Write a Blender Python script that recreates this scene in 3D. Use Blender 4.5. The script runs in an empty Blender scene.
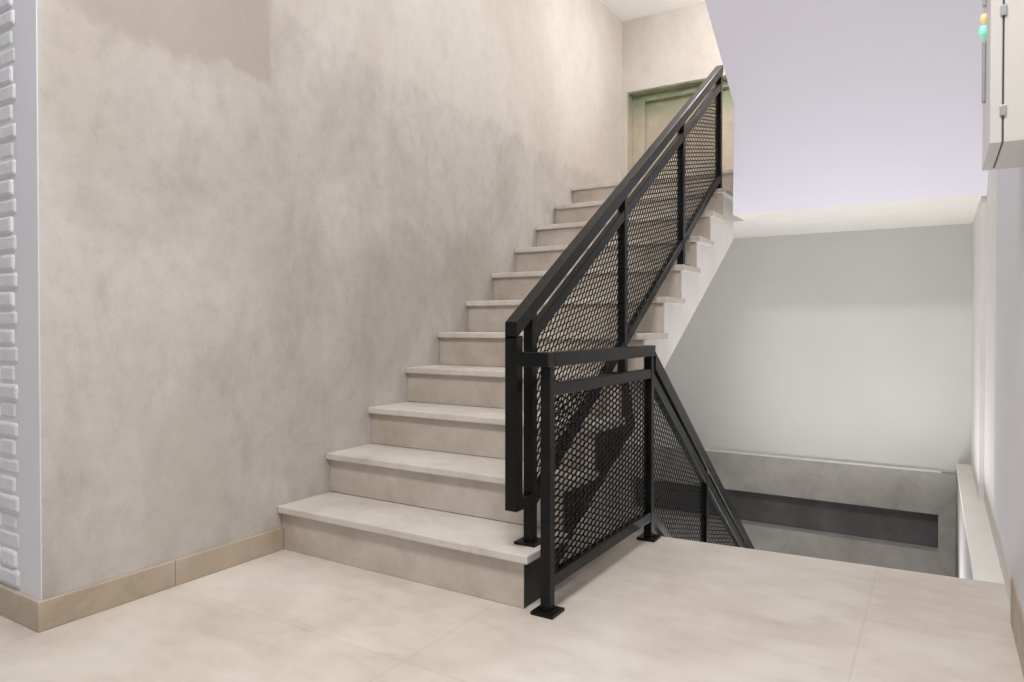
import bpy, bmesh, math, random
from mathutils import Vector
random.seed(7)
SC = bpy.context.scene
COL = SC.collection
SC.view_settings.view_transform = 'Standard'
SC.view_settings.look = 'None'
SC.view_settings.exposure = 0.24

# ------------------------------------------------------------------ materials
def mat(name):
    m = bpy.data.materials.new(name); m.use_nodes = True
    nt = m.node_tree; b = nt.nodes['Principled BSDF']
    return m, nt, b
def N(nt, t, **kw):
    n = nt.nodes.new(t)
    for k, v in kw.items():
        if k in n.inputs: n.inputs[k].default_value = v
        else: setattr(n, k, v)
    return n
def L(nt, a, b): nt.links.new(a, b)
def ramp(nt, fac, stops, interp='LINEAR'):
    r = nt.nodes.new('ShaderNodeValToRGB'); e = r.color_ramp.elements
    r.color_ramp.interpolation = interp
    while len(e) < len(stops): e.new(0.5)
    for i, (p, c) in enumerate(stops):
        e[i].position = p; e[i].color = (*c, 1) if len(c) == 3 else c
    L(nt, fac, r.inputs[0]); return r.outputs[0]
def mixc(nt, fac, a, b, mode='MIX'):
    n = nt.nodes.new('ShaderNodeMix'); n.data_type = 'RGBA'; n.blend_type = mode
    for s, v in ((n.inputs[0], fac), (n.inputs[6], a), (n.inputs[7], b)):
        if isinstance(v, bpy.types.NodeSocket): L(nt, v, s)
        elif isinstance(v, (int, float)): s.default_value = v
        else: s.default_value = (*v, 1)
    return n.outputs[2]
def math_(nt, op, a, b=None, c=None, clamp=False):
    n = nt.nodes.new('ShaderNodeMath'); n.operation = op; n.use_clamp = clamp
    for s, v in zip(n.inputs, (a, b, c)):
        if v is None: continue
        if isinstance(v, bpy.types.NodeSocket): L(nt, v, s)
        else: s.default_value = v
    return n.outputs[0]
def coords(nt, scale=(1, 1, 1)):
    tc = nt.nodes.new('ShaderNodeTexCoord')
    mp = nt.nodes.new('ShaderNodeMapping'); mp.inputs['Scale'].default_value = scale
    L(nt, tc.outputs['Object'], mp.inputs[0]); return mp.outputs[0]
def noise(nt, vec, scale, detail=4, rough=.55, dist=0.0):
    n = N(nt, 'ShaderNodeTexNoise', Scale=scale, Detail=detail, Roughness=rough, Distortion=dist)
    L(nt, vec, n.inputs['Vector']); return n.outputs['Fac']
def bump(nt, b, h, strength=.3, dist=.01):
    n = N(nt, 'ShaderNodeBump', Strength=strength, Distance=dist)
    L(nt, h, n.inputs['Height']); L(nt, n.outputs[0], b.inputs['Normal'])
def step_(nt, v, edge, soft):
    n = nt.nodes.new('ShaderNodeMapRange'); n.interpolation_type = 'SMOOTHSTEP'
    L(nt, v, n.inputs[0]); n.inputs[1].default_value = edge - soft; n.inputs[2].default_value = edge + soft
    return n.outputs[0]

def plain(name, col, rough=.6, var=.06, nscale=6, bs=.0, metallic=0.0, spec=.5, bscale=40):
    m, nt, b = mat(name)
    c = coords(nt); f = noise(nt, c, nscale)
    lo = tuple(max(0, x*(1-var)) for x in col); hi = tuple(min(1, x*(1+var)) for x in col)
    L(nt, ramp(nt, f, [(.3, lo), (.7, hi)]), b.inputs['Base Color'])
    b.inputs['Roughness'].default_value = rough; b.inputs['Metallic'].default_value = metallic
    b.inputs['Specular IOR Level'].default_value = spec
    if bs: bump(nt, b, noise(nt, c, bscale, 5), bs, .01)
    return m

def plaster_mat():
    """raw trowelled lime plaster: broad warm/cool clouds, vertical streaks, two big repair patches"""
    m, nt, b = mat('raw_plaster')
    c = coords(nt)
    big = noise(nt, coords(nt, (1, .9, .7)), 1.1, 4, .6, .6)
    streak = noise(nt, coords(nt, (1, 1.9, .8)), 2.4, 6, .65, .5)
    fine = noise(nt, c, 14, 6, .7)
    grain = noise(nt, c, 60, 4, .6)
    base = ramp(nt, big, [(.30, (.45, .405, .37)), (.46, (.50, .455, .422)), (.58, (.56, .53, .505)), (.74, (.54, .497, .46))])
    st = ramp(nt, streak, [(.28, (.80, .78, .76)), (.50, (1, 1, 1)), (.75, (1.08, 1.08, 1.08))])
    col = mixc(nt, .62, base, st, 'MULTIPLY')
    fi = ramp(nt, fine, [(.30, (.80, .785, .77)), (.5, (1, 1, 1)), (.72, (1.12, 1.12, 1.12))])
    col = mixc(nt, .5, col, fi, 'MULTIPLY')
    sep = nt.nodes.new('ShaderNodeSeparateXYZ'); L(nt, c, sep.inputs[0])
    y, z = sep.outputs[1], sep.outputs[2]
    wob = math_(nt, 'MULTIPLY', math_(nt, 'SUBTRACT', noise(nt, c, 5, 5, .6), .5), .35)
    zz = math_(nt, 'ADD', z, wob); yy = math_(nt, 'ADD', y, math_(nt, 'MULTIPLY', wob, .25))
    # darker patch high on the wall with a straight right edge and a ragged lower edge
    p1 = math_(nt, 'MULTIPLY', step_(nt, zz, 2.16, .035), math_(nt, 'SUBTRACT', 1.0, step_(nt, yy, 2.155, .012)))
    p1 = math_(nt, 'MULTIPLY', p1, math_(nt, 'ADD', .45, math_(nt, 'MULTIPLY', fine, .6)))
    col = mixc(nt, math_(nt, 'MULTIPLY', p1, .85, clamp=True), col, (.38, .32, .275))
    # a diagonal edge over the stairs: paler above it
    diag = math_(nt, 'ADD', zz, math_(nt, 'MULTIPLY', math_(nt, 'SUBTRACT', y, 2.7), .03))
    p2 = math_(nt, 'MULTIPLY', step_(nt, diag, 2.47, .05), step_(nt, yy, 2.16, .05))
    col = mixc(nt, math_(nt, 'MULTIPLY', p2, .38), col, (.70, .64, .58))
    # pale scraped patch low at left
    d1 = math_(nt, 'ABSOLUTE', math_(nt, 'SUBTRACT', yy, 1.72)); d2 = math_(nt, 'ABSOLUTE', math_(nt, 'SUBTRACT', zz, .45))
    p3 = math_(nt, 'MULTIPLY', math_(nt, 'SUBTRACT', 1.0, step_(nt, d1, .17, .03)), math_(nt, 'SUBTRACT', 1.0, step_(nt, d2, .26, .03)))
    col = mixc(nt, math_(nt, 'MULTIPLY', p3, .40), col, (.50, .47, .42))
    # scratches
    sc = noise(nt, coords(nt, (1, 9, 2.0)), 6, 3, .7, 1.5)
    scm = ramp(nt, sc, [(.68, (0, 0, 0)), (.72, (1, 1, 1))])
    col = mixc(nt, math_(nt, 'MULTIPLY', scm, .18), col, (.68, .65, .60))
    L(nt, col, b.inputs['Base Color'])
    b.inputs['Roughness'].default_value = .72
    h = math_(nt, 'ADD', math_(nt, 'MULTIPLY', fine, .6), math_(nt, 'ADD', math_(nt, 'MULTIPLY', grain, .25), math_(nt, 'MULTIPLY', streak, .5)))
    bump(nt, b, h, .30, .012)
    return m

def stone_floor_mat():
    m, nt, b = mat('limestone_tiles')
    c = coords(nt)
    sep = nt.nodes.new('ShaderNodeSeparateXYZ'); L(nt, c, sep.inputs[0])
    def joint(v, off, pitch):
        t = math_(nt, 'FRACT', math_(nt, 'ADD', math_(nt, 'DIVIDE', math_(nt, 'SUBTRACT', v, off), pitch), 100.5))
        d = math_(nt, 'MULTIPLY', math_(nt, 'ABSOLUTE', math_(nt, 'SUBTRACT', t, .5)), pitch)
        return math_(nt, 'SUBTRACT', 1.0, step_(nt, d, .003, .0022))
    j = math_(nt, 'MAXIMUM', joint(sep.outputs[0], -.222, 1.2), joint(sep.outputs[1], 2.86, 1.2))
    cell = nt.nodes.new('ShaderNodeTexWhiteNoise'); cell.noise_dimensions = '2D'
    cm = nt.nodes.new('ShaderNodeCombineXYZ')
    L(nt, math_(nt, 'FLOOR', math_(nt, 'DIVIDE', math_(nt, 'ADD', sep.outputs[0], .222), 1.2)), cm.inputs[0])
    L(nt, math_(nt, 'FLOOR', math_(nt, 'DIVIDE', math_(nt, 'SUBTRACT', sep.outputs[1], 2.86), 1.2)), cm.inputs[1])
    L(nt, cm.outputs[0], cell.inputs['Vector'])
    a = noise(nt, c, 1.8, 5, .6, .4); f = noise(nt, coords(nt, (1, 2.2, 1)), 5, 5, .65, .3)
    col = ramp(nt, a, [(.32, (.56, .49, .425)), (.5, (.64, .575, .51)), (.68, (.69, .64, .585))])
    col = mixc(nt, .8, col, ramp(nt, f, [(.3, (.88, .87, .86)), (.5, (1, 1, 1)), (.7, (1.07, 1.07, 1.07))]), 'MULTIPLY')
    col = mixc(nt, .06, col, cell.outputs['Value'], 'MULTIPLY')
    col = mixc(nt, math_(nt, 'MULTIPLY', j, .16), col, (.30, .25, .2))
    L(nt, col, b.inputs['Base Color'])
    L(nt, ramp(nt, f, [(.3, (.38, .38, .38)), (.7, (.52, .52, .52))]), b.inputs['Roughness'])
    bump(nt, b, math_(nt, 'SUBTRACT', math_(nt, 'MULTIPLY', noise(nt, c, 30, 4), .3), j), .12, .004)
    return m

def stone_mat(name, lo, mid, hi, rough=.5, sc=2.2):
    m, nt, b = mat(name)
    c = coords(nt)
    a = noise(nt, c, sc, 5, .62, .4); f = noise(nt, c, 12, 5, .7)
    col = ramp(nt, a, [(.32, lo), (.5, mid), (.68, hi)])
    col = mixc(nt, .8, col, ramp(nt, f, [(.3, (.88, .87, .86)), (.5, (1, 1, 1)), (.7, (1.06, 1.06, 1.06))]), 'MULTIPLY')
    L(nt, col, b.inputs['Base Color']); b.inputs['Roughness'].default_value = rough
    bump(nt, b, math_(nt, 'ADD', f, noise(nt, c, 50, 4)), .12, .006)
    return m

def green_recess_mat():
    m, nt, b = mat('green_stained_plaster')
    c = coords(nt)
    sep = nt.nodes.new('ShaderNodeSeparateXYZ'); L(nt, c, sep.inputs[0])
    n = noise(nt, c, 4, 6, .7, .5)
    g = ramp(nt, n, [(.3, (.16, .19, .11)), (.5, (.25, .28, .18)), (.7, (.36, .375, .27))])
    w = ramp(nt, noise(nt, c, 7, 5, .7), [(.3, (.41, .35, .28)), (.7, (.54, .47, .38))])
    k = step_(nt, math_(nt, 'ADD', sep.outputs[2], math_(nt, 'MULTIPLY', n, .5)), 3.32, .16)
    L(nt, mixc(nt, k, w, g), b.inputs['Base Color']); b.inputs['Roughness'].default_value = .7
    bump(nt, b, n, .2, .01)
    return m

def black_steel_mat():
    m, nt, b = mat('black_painted_steel')
    c = coords(nt); f = noise(nt, c, 9, 5, .7); g = noise(nt, c, 70, 3)
    L(nt, ramp(nt, f, [(.3, (.005, .005, .005)), (.62, (.009, .009, .008)), (.8, (.02, .019, .016))]), b.inputs['Base Color'])
    L(nt, ramp(nt, f, [(.3, (.28, .28, .28)), (.7, (.40, .40, .40))]), b.inputs['Roughness'])
    b.inputs['Specular IOR Level'].default_value = .19
    bump(nt, b, g, .04, .002)
    return m

M = dict(
    plaster=plaster_mat(), floor=stone_floor_mat(), green=green_recess_mat(), steel=black_steel_mat(),
    tread=stone_mat('pale_stone_treads', (.53, .48, .42), (.60, .56, .505), (.655, .615, .565), .45),
    riser=stone_mat('warm_stone_risers', (.43, .365, .305), (.51, .445, .385), (.57, .51, .45), .55, 3),
    skirting=stone_mat('beige_stone_skirting', (.40, .325, .245), (.47, .39, .30), (.53, .46, .37), .5, 3),
    ceil=plain('white_ceiling_paint', (.90, .90, .90), .6, .01),
    white=plain('white_paint', (.73, .73, .765), .6, .02, 3, .05),
    brick=plain('white_painted_brick', (.72, .72, .75), .55, .05, 9, .35, bscale=30),
    lavender=plain('lavender_white_paint', (.79, .78, .875), .65, .012, 2),
    cream=plain('cream_white_paint', (.82, .80, .76), .6, .03, 4, .05),
    side=plain('whitewashed_stair_side', (.80, .765, .74), .65, .05, 5, .1),
    shaded_side=plain('shaded_stair_side', (.035, .034, .028), .7, .3, 8, .2),  # shade on the stair flank, put into the colour
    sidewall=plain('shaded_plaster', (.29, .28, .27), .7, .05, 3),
    grey=plain('pale_grey_plaster', (.68, .68, .665), .7, .03, 1.6, .06, bscale=20),
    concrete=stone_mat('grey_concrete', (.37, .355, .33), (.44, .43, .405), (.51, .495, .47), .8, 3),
    niche=stone_mat('recess_shade_concrete', (.105, .10, .095), (.13, .13, .135), (.165, .165, .17), .8, 3),  # shade inside the recess, put into a darker concrete colour
    cab=plain('cream_enamel', (.60, .575, .555), .35, .02, 4),
    gap=plain('dark_rubber', (.05, .05, .05), .7, .1),
    chrome=plain('grey_metal', (.42, .43, .45), .35, .05, metallic=.6),
    orange=plain('orange_lens', (.95, .62, .33), .3, .03),
    mint=plain('mint_green_lens', (.30, .80, .60), .3, .03),
)
for k, e in (('orange', .35), ('mint', .35)):      # the two pilot lamps are lit
    b = M[k].node_tree.nodes['Principled BSDF']
    b.inputs['Emission Color'].default_value = (1, .55, .2, 1) if k == 'orange' else (.2, .9, .6, 1)
    b.inputs['Emission Strength'].default_value = e

# ------------------------------------------------------------------ mesh helpers
def obj(name, bm, m, parent=None, smooth=False):
    bmesh.ops.recalc_face_normals(bm, faces=bm.faces)
    me = bpy.data.meshes.new(name); bm.to_mesh(me); bm.free()
    me.materials.append(m)
    if smooth:
        for p in me.polygons: p.use_smooth = True
    o = bpy.data.objects.new(name, me); COL.objects.link(o)
    if parent: o.parent = parent
    return o
def struct(name, bm, m):
    o = obj(name, bm, m); o['kind'] = 'structure'; return o
def thing(name, label, cat, loc=(0, 0, 0), group=None):
    o = bpy.data.objects.new(name, None); COL.objects.link(o); o.location = loc
    o['label'] = label; o['category'] = cat
    o.empty_display_size = .1
    if group: o['group'] = group
    return o
def adopt(root):
    """meshes are written in world coordinates: move the root's location out of its direct parts"""
    inv = Vector(root.location)
    for ch in root.children:
        ch.location = -inv
def box(bm, x0, x1, y0, y1, z0, z1, bev=0):
    v = [bm.verts.new((x, y, z)) for x in (x0, x1) for y in (y0, y1) for z in (z0, z1)]
    fs = [bm.faces.new([v[i] for i in q]) for q in ((0, 1, 3, 2), (4, 6, 7, 5), (0, 4, 5, 1), (2, 3, 7, 6), (0, 2, 6, 4), (1, 5, 7, 3))]
    if bev:
        es = list({e for f in fs for e in f.edges})
        bmesh.ops.bevel(bm, geom=es, offset=bev, segments=2, affect='EDGES', profile=.5)
    return bm
def prism(bm, pts, a0, a1, axis='x', bev=0):
    """pts: polygon in the two other axes; extruded along axis from a0 to a1"""
    def P(p, a):
        if axis == 'x': return (a, p[0], p[1])
        if axis == 'y': return (p[0], a, p[1])
        return (p[0], p[1], a)
    A = [bm.verts.new(P(p, a0)) for p in pts]; B = [bm.verts.new(P(p, a1)) for p in pts]
    fs = [bm.faces.new(A), bm.faces.new(B[::-1])]
    n = len(pts)
    for i in range(n): fs.append(bm.faces.new((A[i], B[i], B[(i+1) % n], A[(i+1) % n])))
    bmesh.ops.recalc_face_normals(bm, faces=fs)
    if bev:
        es = list({e for f in fs for e in f.edges})
        bmesh.ops.bevel(bm, geom=es, offset=bev, segments=2, affect='EDGES', profile=.5)
    return bm
def NB(): return bmesh.new()
def quad(bm, *p):
    bm.faces.new([bm.verts.new(q) for q in p]); return bm
def cyl_x(bm, x0, x1, y, z, r, seg=20, dome=0):
    rings = [(x0, r)]
    if dome:
        for k in range(1, 5):
            a = k/4*math.pi/2
            rings.append((x1 + (dome)*math.sin(a) * (1 if x1 > x0 else -1), r*math.cos(a)) if k else (x1, r))
        rings.insert(1, (x1, r))
    else: rings.append((x1, r))
    prev = None
    for x, rr in rings:
        rr = max(rr, 1e-4)
        cur = [bm.verts.new((x, y+rr*math.cos(2*math.pi*i/seg), z+rr*math.sin(2*math.pi*i/seg))) for i in range(seg)]
        if prev:
            for i in range(seg): bm.faces.new((prev[i], cur[i], cur[(i+1) % seg], prev[(i+1) % seg]))
        else: bm.faces.new(cur)
        prev = cur
    bm.faces.new(prev[::-1]); return bm

# ------------------------------------------------------------------ measured layout (metres)
XL, XW = -2.627, .231          # left wall, right wall
YC, YE, YB = 1.187, 3.311, 6.296   # wall corner, floor edge, back wall
Y0, T, R1, R = 2.176, .303, .209, .1998
ZS = [R1 + R*i for i in range(11)]      # tread tops; ZS[10] is the half landing
ZC = 3.975
LOW = -2.3

# ------------------------------------------------------------------ setting
fl = NB(); prism(fl, [(-5.5, -3), (3.2, -3), (3.2, 1.6), (XW, 1.6), (XW, 3.438), (-1.25, 3.318), (XL, YE), (XL, YC), (-5.5, YC)], -.25, 0, 'z')
struct('floor', fl, M['floor'])
struct('ceiling', box(NB(), -5.5, 3.2, -3, 7.2, ZC, ZC+.25), M['ceil'])
struct('wall_left', box(NB(), XL-.14, XL, YC-.006, YB+.7, LOW, ZC), M['plaster'])
# white return wall left of the corner: smooth border plus recessed brick field
wf = NB()
box(wf, -2.776, XL, YC-.010, YC-.0061, .0, ZC)
box(wf, -5.5, -2.768, YC-.0066, YC+.25, .0, ZC)
struct('wall_front', wf, M['white'])
bk = NB(); row = 0; z = .115
while z < ZC-.05:
    h = .060 + random.uniform(-.004, .004)
    x = -2.778 - random.uniform(.0, .010) - (.022 if row % 2 else 0)
    first = True
    while x > -4.2:
        ln = (.11 if (first and row % 2) else .20) + random.uniform(-.012, .012)
        dy = random.uniform(-.004, .003)
        box(bk, x-ln, x, YC-.013+dy, YC+.01, z+random.uniform(-.002, .002), z+h, .012)
        x -= ln + random.uniform(.006, .012); first = False
    z += .0665; row += 1
struct('trim_1', bk, M['brick'])
# back wall: upper plaster with a deep opening above the landing, grey plaster below it, concrete in the stairwell
OX0, OX1, OZ1, OD = -2.577, -1.25, 3.288, .17
up = NB()
box(up, XL, OX0, YB, YB+.6, ZS[10]-.3, OZ1); box(up, OX1, XW, YB, YB+.6, ZS[10]-.3, OZ1)
box(up, XL, XW, YB, YB+.6, OZ1, ZC)
struct('wall_back', up, M['plaster'])
rc = NB(); e = .012
box(rc, OX0, OX0+e, YB+.012, YB+OD, ZS[10], OZ1-e); box(rc, OX1-e, OX1, YB+.012, YB+OD, ZS[10], OZ1-e)
box(rc, OX0, OX1, YB+.012, YB+OD, OZ1-e, OZ1); box(rc, OX0, OX1, YB+OD, YB+OD+.05, ZS[10], OZ1)
# shallow door-like panel at the back of the opening
box(rc, OX0+e, -2.445, YB+OD-.055, YB+OD, ZS[10], OZ1-e, .004)      # jamb lining
box(rc, -2.445, OX1-e, YB+OD-.055, YB+OD, OZ1-.075, OZ1-e, .004)
struct('trim_2', rc, M['green'])
LZ0 = 1.82
lower = NB(); box(lower, XL, XW, YB, YB+.3, -.082, LZ0)
struct('wall_stairwell_back', lower, M['grey'])
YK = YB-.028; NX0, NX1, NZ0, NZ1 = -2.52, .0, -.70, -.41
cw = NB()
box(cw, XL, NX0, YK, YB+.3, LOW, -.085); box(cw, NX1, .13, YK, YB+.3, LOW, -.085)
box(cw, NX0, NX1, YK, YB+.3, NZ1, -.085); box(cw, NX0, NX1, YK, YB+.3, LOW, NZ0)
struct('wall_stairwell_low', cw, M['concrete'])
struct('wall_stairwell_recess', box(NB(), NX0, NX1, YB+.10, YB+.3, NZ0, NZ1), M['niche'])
struct('trim_3', box(NB(), XL, .02, YK-.004, YB, -.085, -.074), M['cream'])
# right wall, the low curb along its foot, its skirting
struct('wall_right', box(NB(), XW, XW+.25, 1.6, YB+.3, LOW, ZC), M['cream'])
struct('wall_right_return', box(NB(), XW+.25, 3.2, 1.6, 1.85, 0, ZC), M['cream'])
cb = NB(); prism(cb, [(.127, 3.432), (XW, 3.440), (XW, YK), (.112, YK)], -.02, 0, 'z')
struct('trim_4', cb, M['cream'])
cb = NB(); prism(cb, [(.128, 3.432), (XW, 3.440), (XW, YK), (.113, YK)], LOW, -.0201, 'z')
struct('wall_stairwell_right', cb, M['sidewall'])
struct('trim_5', box(NB(), .205, XW, 5.0, YB, .0, LZ0), M['cream'])
struct('wall_lit_patch', box(NB(), XW-.012, XW, 2.2, 3.9, .18, 1.86, .003), M['white'])  # pale sheet standing in for brighter light on the wall below the cabinet
struct('baseboard_right', box(NB(), XW-.012, XW, 1.6, 3.0, 0, .165, .003), M['skirting'])
bl = NB(); H = .104
for y0, y1 in ((YC-.026, 1.66), (1.662, 2.2)):
    box(bl, XL, XL+.016, y0, y1, 0, H, .003)
struct('baseboard_left', bl, M['skirting'])
bf = NB()
for x0, x1 in ((-3.55, XL), (-4.45, -3.552), (-5.4, -4.452)): box(bf, x0, x1, YC-.026, YC, 0, H, .003)
struct('baseboard_front', bf, M['skirting'])
# half landing between the flights
ld = NB(); box(ld, XL, -1.229, 5.262, YB, LZ0, ZS[10]-.036); box(ld, -1.229, XW, 4.925, YB, LZ0, ZS[10]-.036)
struct('floor_landing', ld, M['cream'])
lt = NB(); box(lt, XL, -1.229, Y0+10*T+.25, YB+OD, ZS[10]-.036, ZS[10]); box(lt, -1.229, XW, 4.925, YB, ZS[10]-.036, ZS[10])
struct('floor_landing_tiles', lt, M['tread'])
# hidden lower flight and the lower landing, only there so the well is not empty
YD = 3.44
dn = NB(); pts = [(YD, -R)]
for k in range(1, 9): pts += [(YD+k*T, -R*k), (YD+k*T, -R*(k+1))]
pts += [(YK, -R*9), (YK, LOW), (YD, LOW)]
prism(dn, pts, -1.31, .10, 'x')
struct('hidden_lower_flight', dn, M['tread'])
struct('hidden_lower_landing', box(NB(), XL, -1.32, YE, YK, LOW-.1, LOW), M['concrete'])

# ------------------------------------------------------------------ the stair flight
st = thing('staircase', 'pale stone staircase climbing beside the raw plaster wall behind black railing', 'staircase', (-1.95, Y0, 0))
TX, SX = -1.275, -1.31
for i in range(11):
    y = Y0 + i*T
    bm = NB(); box(bm, XL+.001, TX, y, y+T+.03 if i < 10 else y+.26, ZS[i]-.034, ZS[i], .006)
    obj('tread', bm, M['tread'], st)
    zb = 0 if i == 0 else ZS[i-1]
    obj('riser', box(NB(), XL+.001, SX+.004, y+.028, y+.05, zb+.0005, ZS[i]-.034, .002), M['riser'], st)
pts = []
for i in range(11):
    y = Y0 + i*T + .05
    pts += [(y, 0 if i == 0 else ZS[i-1]-.034), (y, ZS[i]-.034)]
pts += [(5.262, ZS[10]-.034), (5.262, 1.685), (3.848, .865), (3.384, .585), (2.637, .195), (2.36, .0)]
sb = NB(); prism(sb, pts, XL+.02, SX, 'x')
obj('stringer', sb, M['side'], st)
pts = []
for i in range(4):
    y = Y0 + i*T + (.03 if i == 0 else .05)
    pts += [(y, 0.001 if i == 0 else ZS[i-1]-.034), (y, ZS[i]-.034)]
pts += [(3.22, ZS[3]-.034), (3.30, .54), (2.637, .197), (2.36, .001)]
o = obj('side_shade', prism(NB(), pts, SX, SX+.006, 'x'), M['shaded_side'], st); o['label'] = 'painted shade on the side face under the four lowest steps'  # dark sheet standing in for shade on the lower stringer side
adopt(st)

# ------------------------------------------------------------------ the flight above: smooth sloping underside
s2 = .66
up2 = thing('staircase', 'smooth lavender white underside of the flight overhead, sloping above the stairwell', 'staircase', (-.4, 4.92, LZ0))
def zso(y): return LZ0 + s2*(4.925-y)
bm = NB(); YT = 4.925-(ZC-.21-LZ0)/s2
bp = [(-1.229, 4.925), (-1.03, 4.144), (-1.055, YT), (XW-.001, YT), (XW-.001, 4.925)]
lo = [bm.verts.new((x, y, zso(y))) for x, y in bp]; hi = [bm.verts.new((x, y, zso(y)+.2)) for x, y in bp]
bm.faces.new(lo); bm.faces.new(hi[::-1])
for i in range(5): bm.faces.new((lo[i], hi[i], hi[(i+1) % 5], lo[(i+1) % 5]))
obj('soffit', bm, M['lavender'], up2)
for k in range(1, 8):
    y1 = 5.0 - (k-1)*T; zt = ZS[10] + R*k
    if zt > ZC-.02: break
    obj('tread', box(NB(), -1.02, XW-.002, y1-T-.02, y1, max(zt-.10, 0), zt, .004), M['tread'], up2)
adopt(up2)

# ------------------------------------------------------------------ railings
def clip_seg(p, q, poly):
    """clip 2-D segment to convex polygon (counter-clockwise)"""
    t0, t1 = 0., 1.; d = (q[0]-p[0], q[1]-p[1])
    for i in range(len(poly)):
        a, b = poly[i], poly[(i+1) % len(poly)]
        n = (-(b[1]-a[1]), b[0]-a[0])
        num = n[0]*(p[0]-a[0]) + n[1]*(p[1]-a[1]); den = n[0]*d[0] + n[1]*d[1]
        if abs(den) < 1e-12:
            if num < 0: return None
            continue
        t = -num/den
        if den > 0: t0 = max(t0, t)
        else: t1 = min(t1, t)
        if t0 >= t1: return None
    f = lambda t: (p[0]+d[0]*t, p[1]+d[1]*t)
    return f(t0), f(t1)
def mesh_panel(poly, x, ang, org, half=.0335, h=.0128, w=.0046, dep=.0042, flat=.2):
    """expanded metal sheet filling a convex polygon in the y-z plane at x"""
    ca, sa = math.cos(ang), math.sin(ang)
    loc = [((p[0]-org[0])*ca+(p[1]-org[1])*sa, -(p[0]-org[0])*sa+(p[1]-org[1])*ca) for p in poly]
    area = sum(loc[i][0]*loc[(i+1) % len(loc)][1]-loc[(i+1) % len(loc)][0]*loc[i][1] for i in range(len(loc)))
    if area < 0: loc = loc[::-1]
    s0 = min(p[0] for p in loc); s1 = max(p[0] for p in loc); t0 = min(p[1] for p in loc); t1 = max(p[1] for p in loc)
    bm = NB()
    for k in range(int(t0/h)-2, int(t1/h)+3):
        for j in range(int(s0/half)-2, int(s1/half)+3):
            sg = 1 if (j+k) % 2 == 0 else -1
            n0 = ((j-flat)*half, k*h+sg*h/2); n1 = ((j+flat)*half, k*h+sg*h/2); n2 = ((j+1-flat)*half, k*h-sg*h/2)
            for p, q, ww in ((n0, n1, w*1.25), (n1, n2, w)):
                c = clip_seg(p, q, loc)
                if c: strand(bm, c, x, dep, ww, org, ca, sa)
    return bm
def strand(bm, c, x, dep, w, org, ca, sa):
            (a0, b0), (a1, b1) = c
            if math.hypot(a1-a0, b1-b0) < .001: return
            vs = []
            for (a, b) in ((a0, b0), (a1, b1)):
                for dx in (-dep/2, dep/2):
                    for dw in (-w/2, w/2):
                        bb = b+dw
                        vs.append(bm.verts.new((x+dx, org[0]+a*ca-bb*sa, org[1]+a*sa+bb*ca)))
            for f in ((0, 1, 3, 2), (4, 6, 7, 5), (0, 4, 5, 1), (2, 3, 7, 6), (0, 2, 6, 4), (1, 5, 7, 3)):
                bm.faces.new([vs[i] for i in f])
A = .02     # half a post
S = M['steel']
# --- railing of the climbing flight
rx = -1.345; y_e = 2.176
ra = thing('stair_railing', 'black steel railing with three mesh bays climbing the stone steps to the landing', 'railing', (rx, 2.32, ZS[0]))
zt = lambda y: 1.062 + .650*(y-y_e)
py = [2.32, 3.235, 4.15, 4.985]; pb = [ZS[0], ZS[3], ZS[6], ZS[9]]
def bar(name, f, o0, o1, ya, yb, x, hw, parent):
    return obj(name, prism(NB(), [(ya, f(ya)+o0), (yb, f(yb)+o0), (yb, f(yb)+o1), (ya, f(ya)+o1)], x-hw, x+hw, 'x', .003), S, parent)
bar('handrail', zt, -.062, 0, y_e, py[3]+A, rx, .026, ra)
eb = NB(); box(eb, rx-.026, rx+.026, y_e, y_e+.045, .362, zt(y_e)-.05, .003)
obj('end_post', eb, S, ra)
obj('end_bracket', box(NB(), rx-.026, rx+.026, y_e+.04, py[0]-A+.001, .362, .402, .003), S, ra)
bar('upper_rail', zt, -.172, -.118, py[0], py[3], rx, .018, ra)
bar('lower_rail', zt, -.815, -.765, py[0], py[3], rx, .018, ra)
for y, b in zip(py, pb):
    p = obj('post', box(NB(), rx-A, rx+A, y-A, y+A, b+.008, zt(y)-.045, .003), S, ra)
    obj('base_plate', box(NB(), rx-.046, rx+.046, y-.048, y+.048, b, b+.010, .002), S, p)
sl = math.atan(.65)
for i in range(3):
    ya, yb = py[i]+A, py[i+1]-A
    poly = [(ya, zt(ya)-.79), (yb, zt(yb)-.79), (yb, zt(yb)-.145), (ya, zt(ya)-.145)]
    obj('mesh_panel', mesh_panel(poly, rx, sl, (py[0], .5)), S, ra)
adopt(ra)
# --- railing along the floor edge, turning down with the lower flight
gx = -1.214; g0, g1 = 2.22, 3.257; gt = .952
rb = thing('landing_railing', 'black steel mesh railing standing on the stone floor and turning down the stairwell', 'railing', (gx, g0, 0))
hr = NB(); box(hr, rx+.0265, gx+.026, g0-.045, g0+.008, gt-.052, gt, .003)
obj('return_rail', hr, S, rb)
obj('handrail', box(NB(), gx-.026, gx+.026, g0+.0085, g1+.02, gt-.052, gt, .003), S, rb)
for y in (g0, g1):
    p = obj('post', box(NB(), gx-A, gx+A, y-A, y+A, .010, gt-.052, .003), S, rb)
    obj('base_plate', box(NB(), gx-.046, gx+.046, y-.048, y+.048, 0, .012, .002), S, p)
obj('upper_rail', box(NB(), gx-.018, gx+.018, g0+A, g1-A, .792, .838, .003), S, rb)
obj('lower_rail', box(NB(), gx-.018, gx+.018, g0+A, g1-A, .092, .138, .003), S, rb)
obj('mesh_panel', mesh_panel([(g0+A, .12), (g1-A, .12), (g1-A, .81), (g0+A, .81)], gx, 0, (g0, .1), half=.036, dep=.0062), S, rb)
zd = lambda y: gt - .722*(y-(g1-.02))
bar('handrail', zd, -.085, 0, g1+.0205, 5.75, gx, .026, rb)
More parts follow.
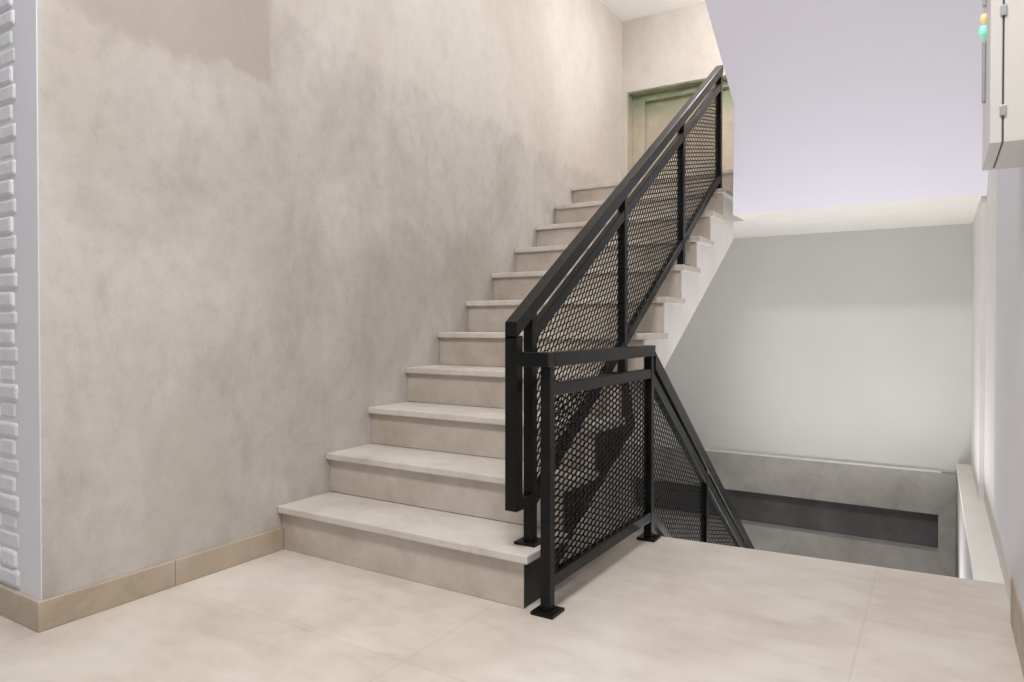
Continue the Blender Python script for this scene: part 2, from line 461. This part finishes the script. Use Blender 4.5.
bar('upper_rail', zd, -.172, -.104, g1+A, 5.75, gx, .018, rb)
bar('lower_rail', zd, -.840, -.785, g1+A, 5.75, gx, .018, rb)
q = [g1, 4.21, 5.17]
for y in q[1:]:
    k = int((y-YD)/T)+1
    p = obj('post', box(NB(), gx-A, gx+A, y-A, y+A, -R*k+.008, zd(y)-.055, .003), S, rb)
    obj('base_plate', box(NB(), gx-.046, gx+.046, y-.048, y+.048, -R*k, -R*k+.010, .002), S, p)
for i in range(2):
    ya, yb = q[i]+A, q[i+1]-A
    poly = [(ya, zd(ya)-.81), (yb, zd(yb)-.81), (yb, zd(yb)-.165), (ya, zd(ya)-.165)]
    obj('mesh_panel', mesh_panel(poly, gx, -math.atan(.722), (g1, .1)), S, rb)
adopt(rb)

# ------------------------------------------------------------------ control cabinet on the right wall
cy0, cy1, cz0, cz1 = 2.2, 2.57, 1.522, 2.25
cab = thing('control_cabinet', 'cream metal electrical cabinet with orange and green lamps on the right wall', 'cabinet', (XW, cy0, cz0))
obj('cabinet_body', box(NB(), .137, XW, cy0, cy1, cz0, cz1, .003), M['cab'], cab)
obj('gasket', box(NB(), .1335, .137, cy0+.002, cy1-.004, cz0+.004, cz1-.004), M['gap'], cab)
dr = obj('door', box(NB(), .107, .1335, cy0, cy1, cz0, cz1, .003), M['cab'], cab)
for z in (1.605, 1.862):
    obj('hinge', box(NB(), .128, .142, cy0-.006, cy0+.003, z-.014, z+.014, .002), M['chrome'], dr)
ly = 2.42
o = obj('indicator_lamp', cyl_x(NB(), .107, .099, ly, 1.930, .014, dome=.006), M['orange'], dr, True); o['label'] = 'orange indicator lamp'
o = obj('indicator_lamp', cyl_x(NB(), .107, .097, ly, 1.893, .018, dome=.007), M['mint'], dr, True); o['label'] = 'mint green indicator lamp'
obj('handle', box(NB(), .098, .107, ly-.010, ly+.010, 1.69, 1.865, .003), M['chrome'], dr)
obj('handle', box(NB(), .098, .107, ly-.010, ly+.010, 1.965, 2.15, .003), M['chrome'], dr)
obj('latch', box(NB(), .185, .195, cy0-.008, cy0+.002, 1.885, 1.91, .002), M['gap'], cab)
adopt(cab)

# ------------------------------------------------------------------ light
def area(name, loc, rot, sx, sy, power, col=(1, 1, 1), spread=180):
    l = bpy.data.lights.new(name, 'AREA'); l.shape = 'RECTANGLE'; l.size = sx; l.size_y = sy; l.energy = power; l.color = col; l.spread = math.radians(spread)
    o = bpy.data.objects.new(name, l); COL.objects.link(o); o.location = loc; o.rotation_euler = rot; return o
def point(name, loc, r, power, col=(1, 1, 1)):
    l = bpy.data.lights.new(name, 'POINT'); l.shadow_soft_size = r; l.energy = power; l.color = col
    o = bpy.data.objects.new(name, l); COL.objects.link(o); o.location = loc; return o
area('ceiling_lamp', (-.62, .5, 3.85), (0, 0, 0), 1.2, .7, 100, (1, .985, .965))
area('stair_fill', (-1.7, 3.2, 3.85), (0, 0, 0), .6, .6, 10, (1, .985, .965))  # added fill that brightens the upper steps and the plaster wall
area('front_fill', (-1.2, -2.9, 1.9), (math.radians(90), 0, 0), 5, 3, 12, (.95, .96, 1))  # added soft fill from behind the camera, no window is built there
point('landing_lamp', (-1.25, 5.15, 3.6), .10, 42, (1, .98, .95))
area('stairwell_fill', (-.55, 5.0, -.90), (math.radians(180+13), 0, 0), .9, .8, 30, (1, .99, 1), 150)  # added uplight out of sight in the well, brightens soffit and back wall
area('stairwell_fill_inner', (-1.95, 4.6, -2.2), (math.radians(180), 0, 0), .9, 1.4, 5, (1, .99, .97))  # added unseen uplight for the wall under the climbing flight
w = bpy.data.worlds.new('world'); SC.world = w; w.use_nodes = True
bg = w.node_tree.nodes['Background']; bg.inputs[0].default_value = (.93, .94, 1, 1); bg.inputs[1].default_value = .28

# ------------------------------------------------------------------ camera
cam = bpy.data.cameras.new('camera'); cam.sensor_fit = 'HORIZONTAL'; cam.sensor_width = 36
cam.lens = 695/1024*36; cam.shift_y = -6.82/1024; cam.clip_start = .02
co = bpy.data.objects.new('camera', cam); COL.objects.link(co)
co.location = (0, 0, 1.05); co.rotation_euler = (math.radians(90-.7276), 0, math.radians(31.614))
SC.camera = co
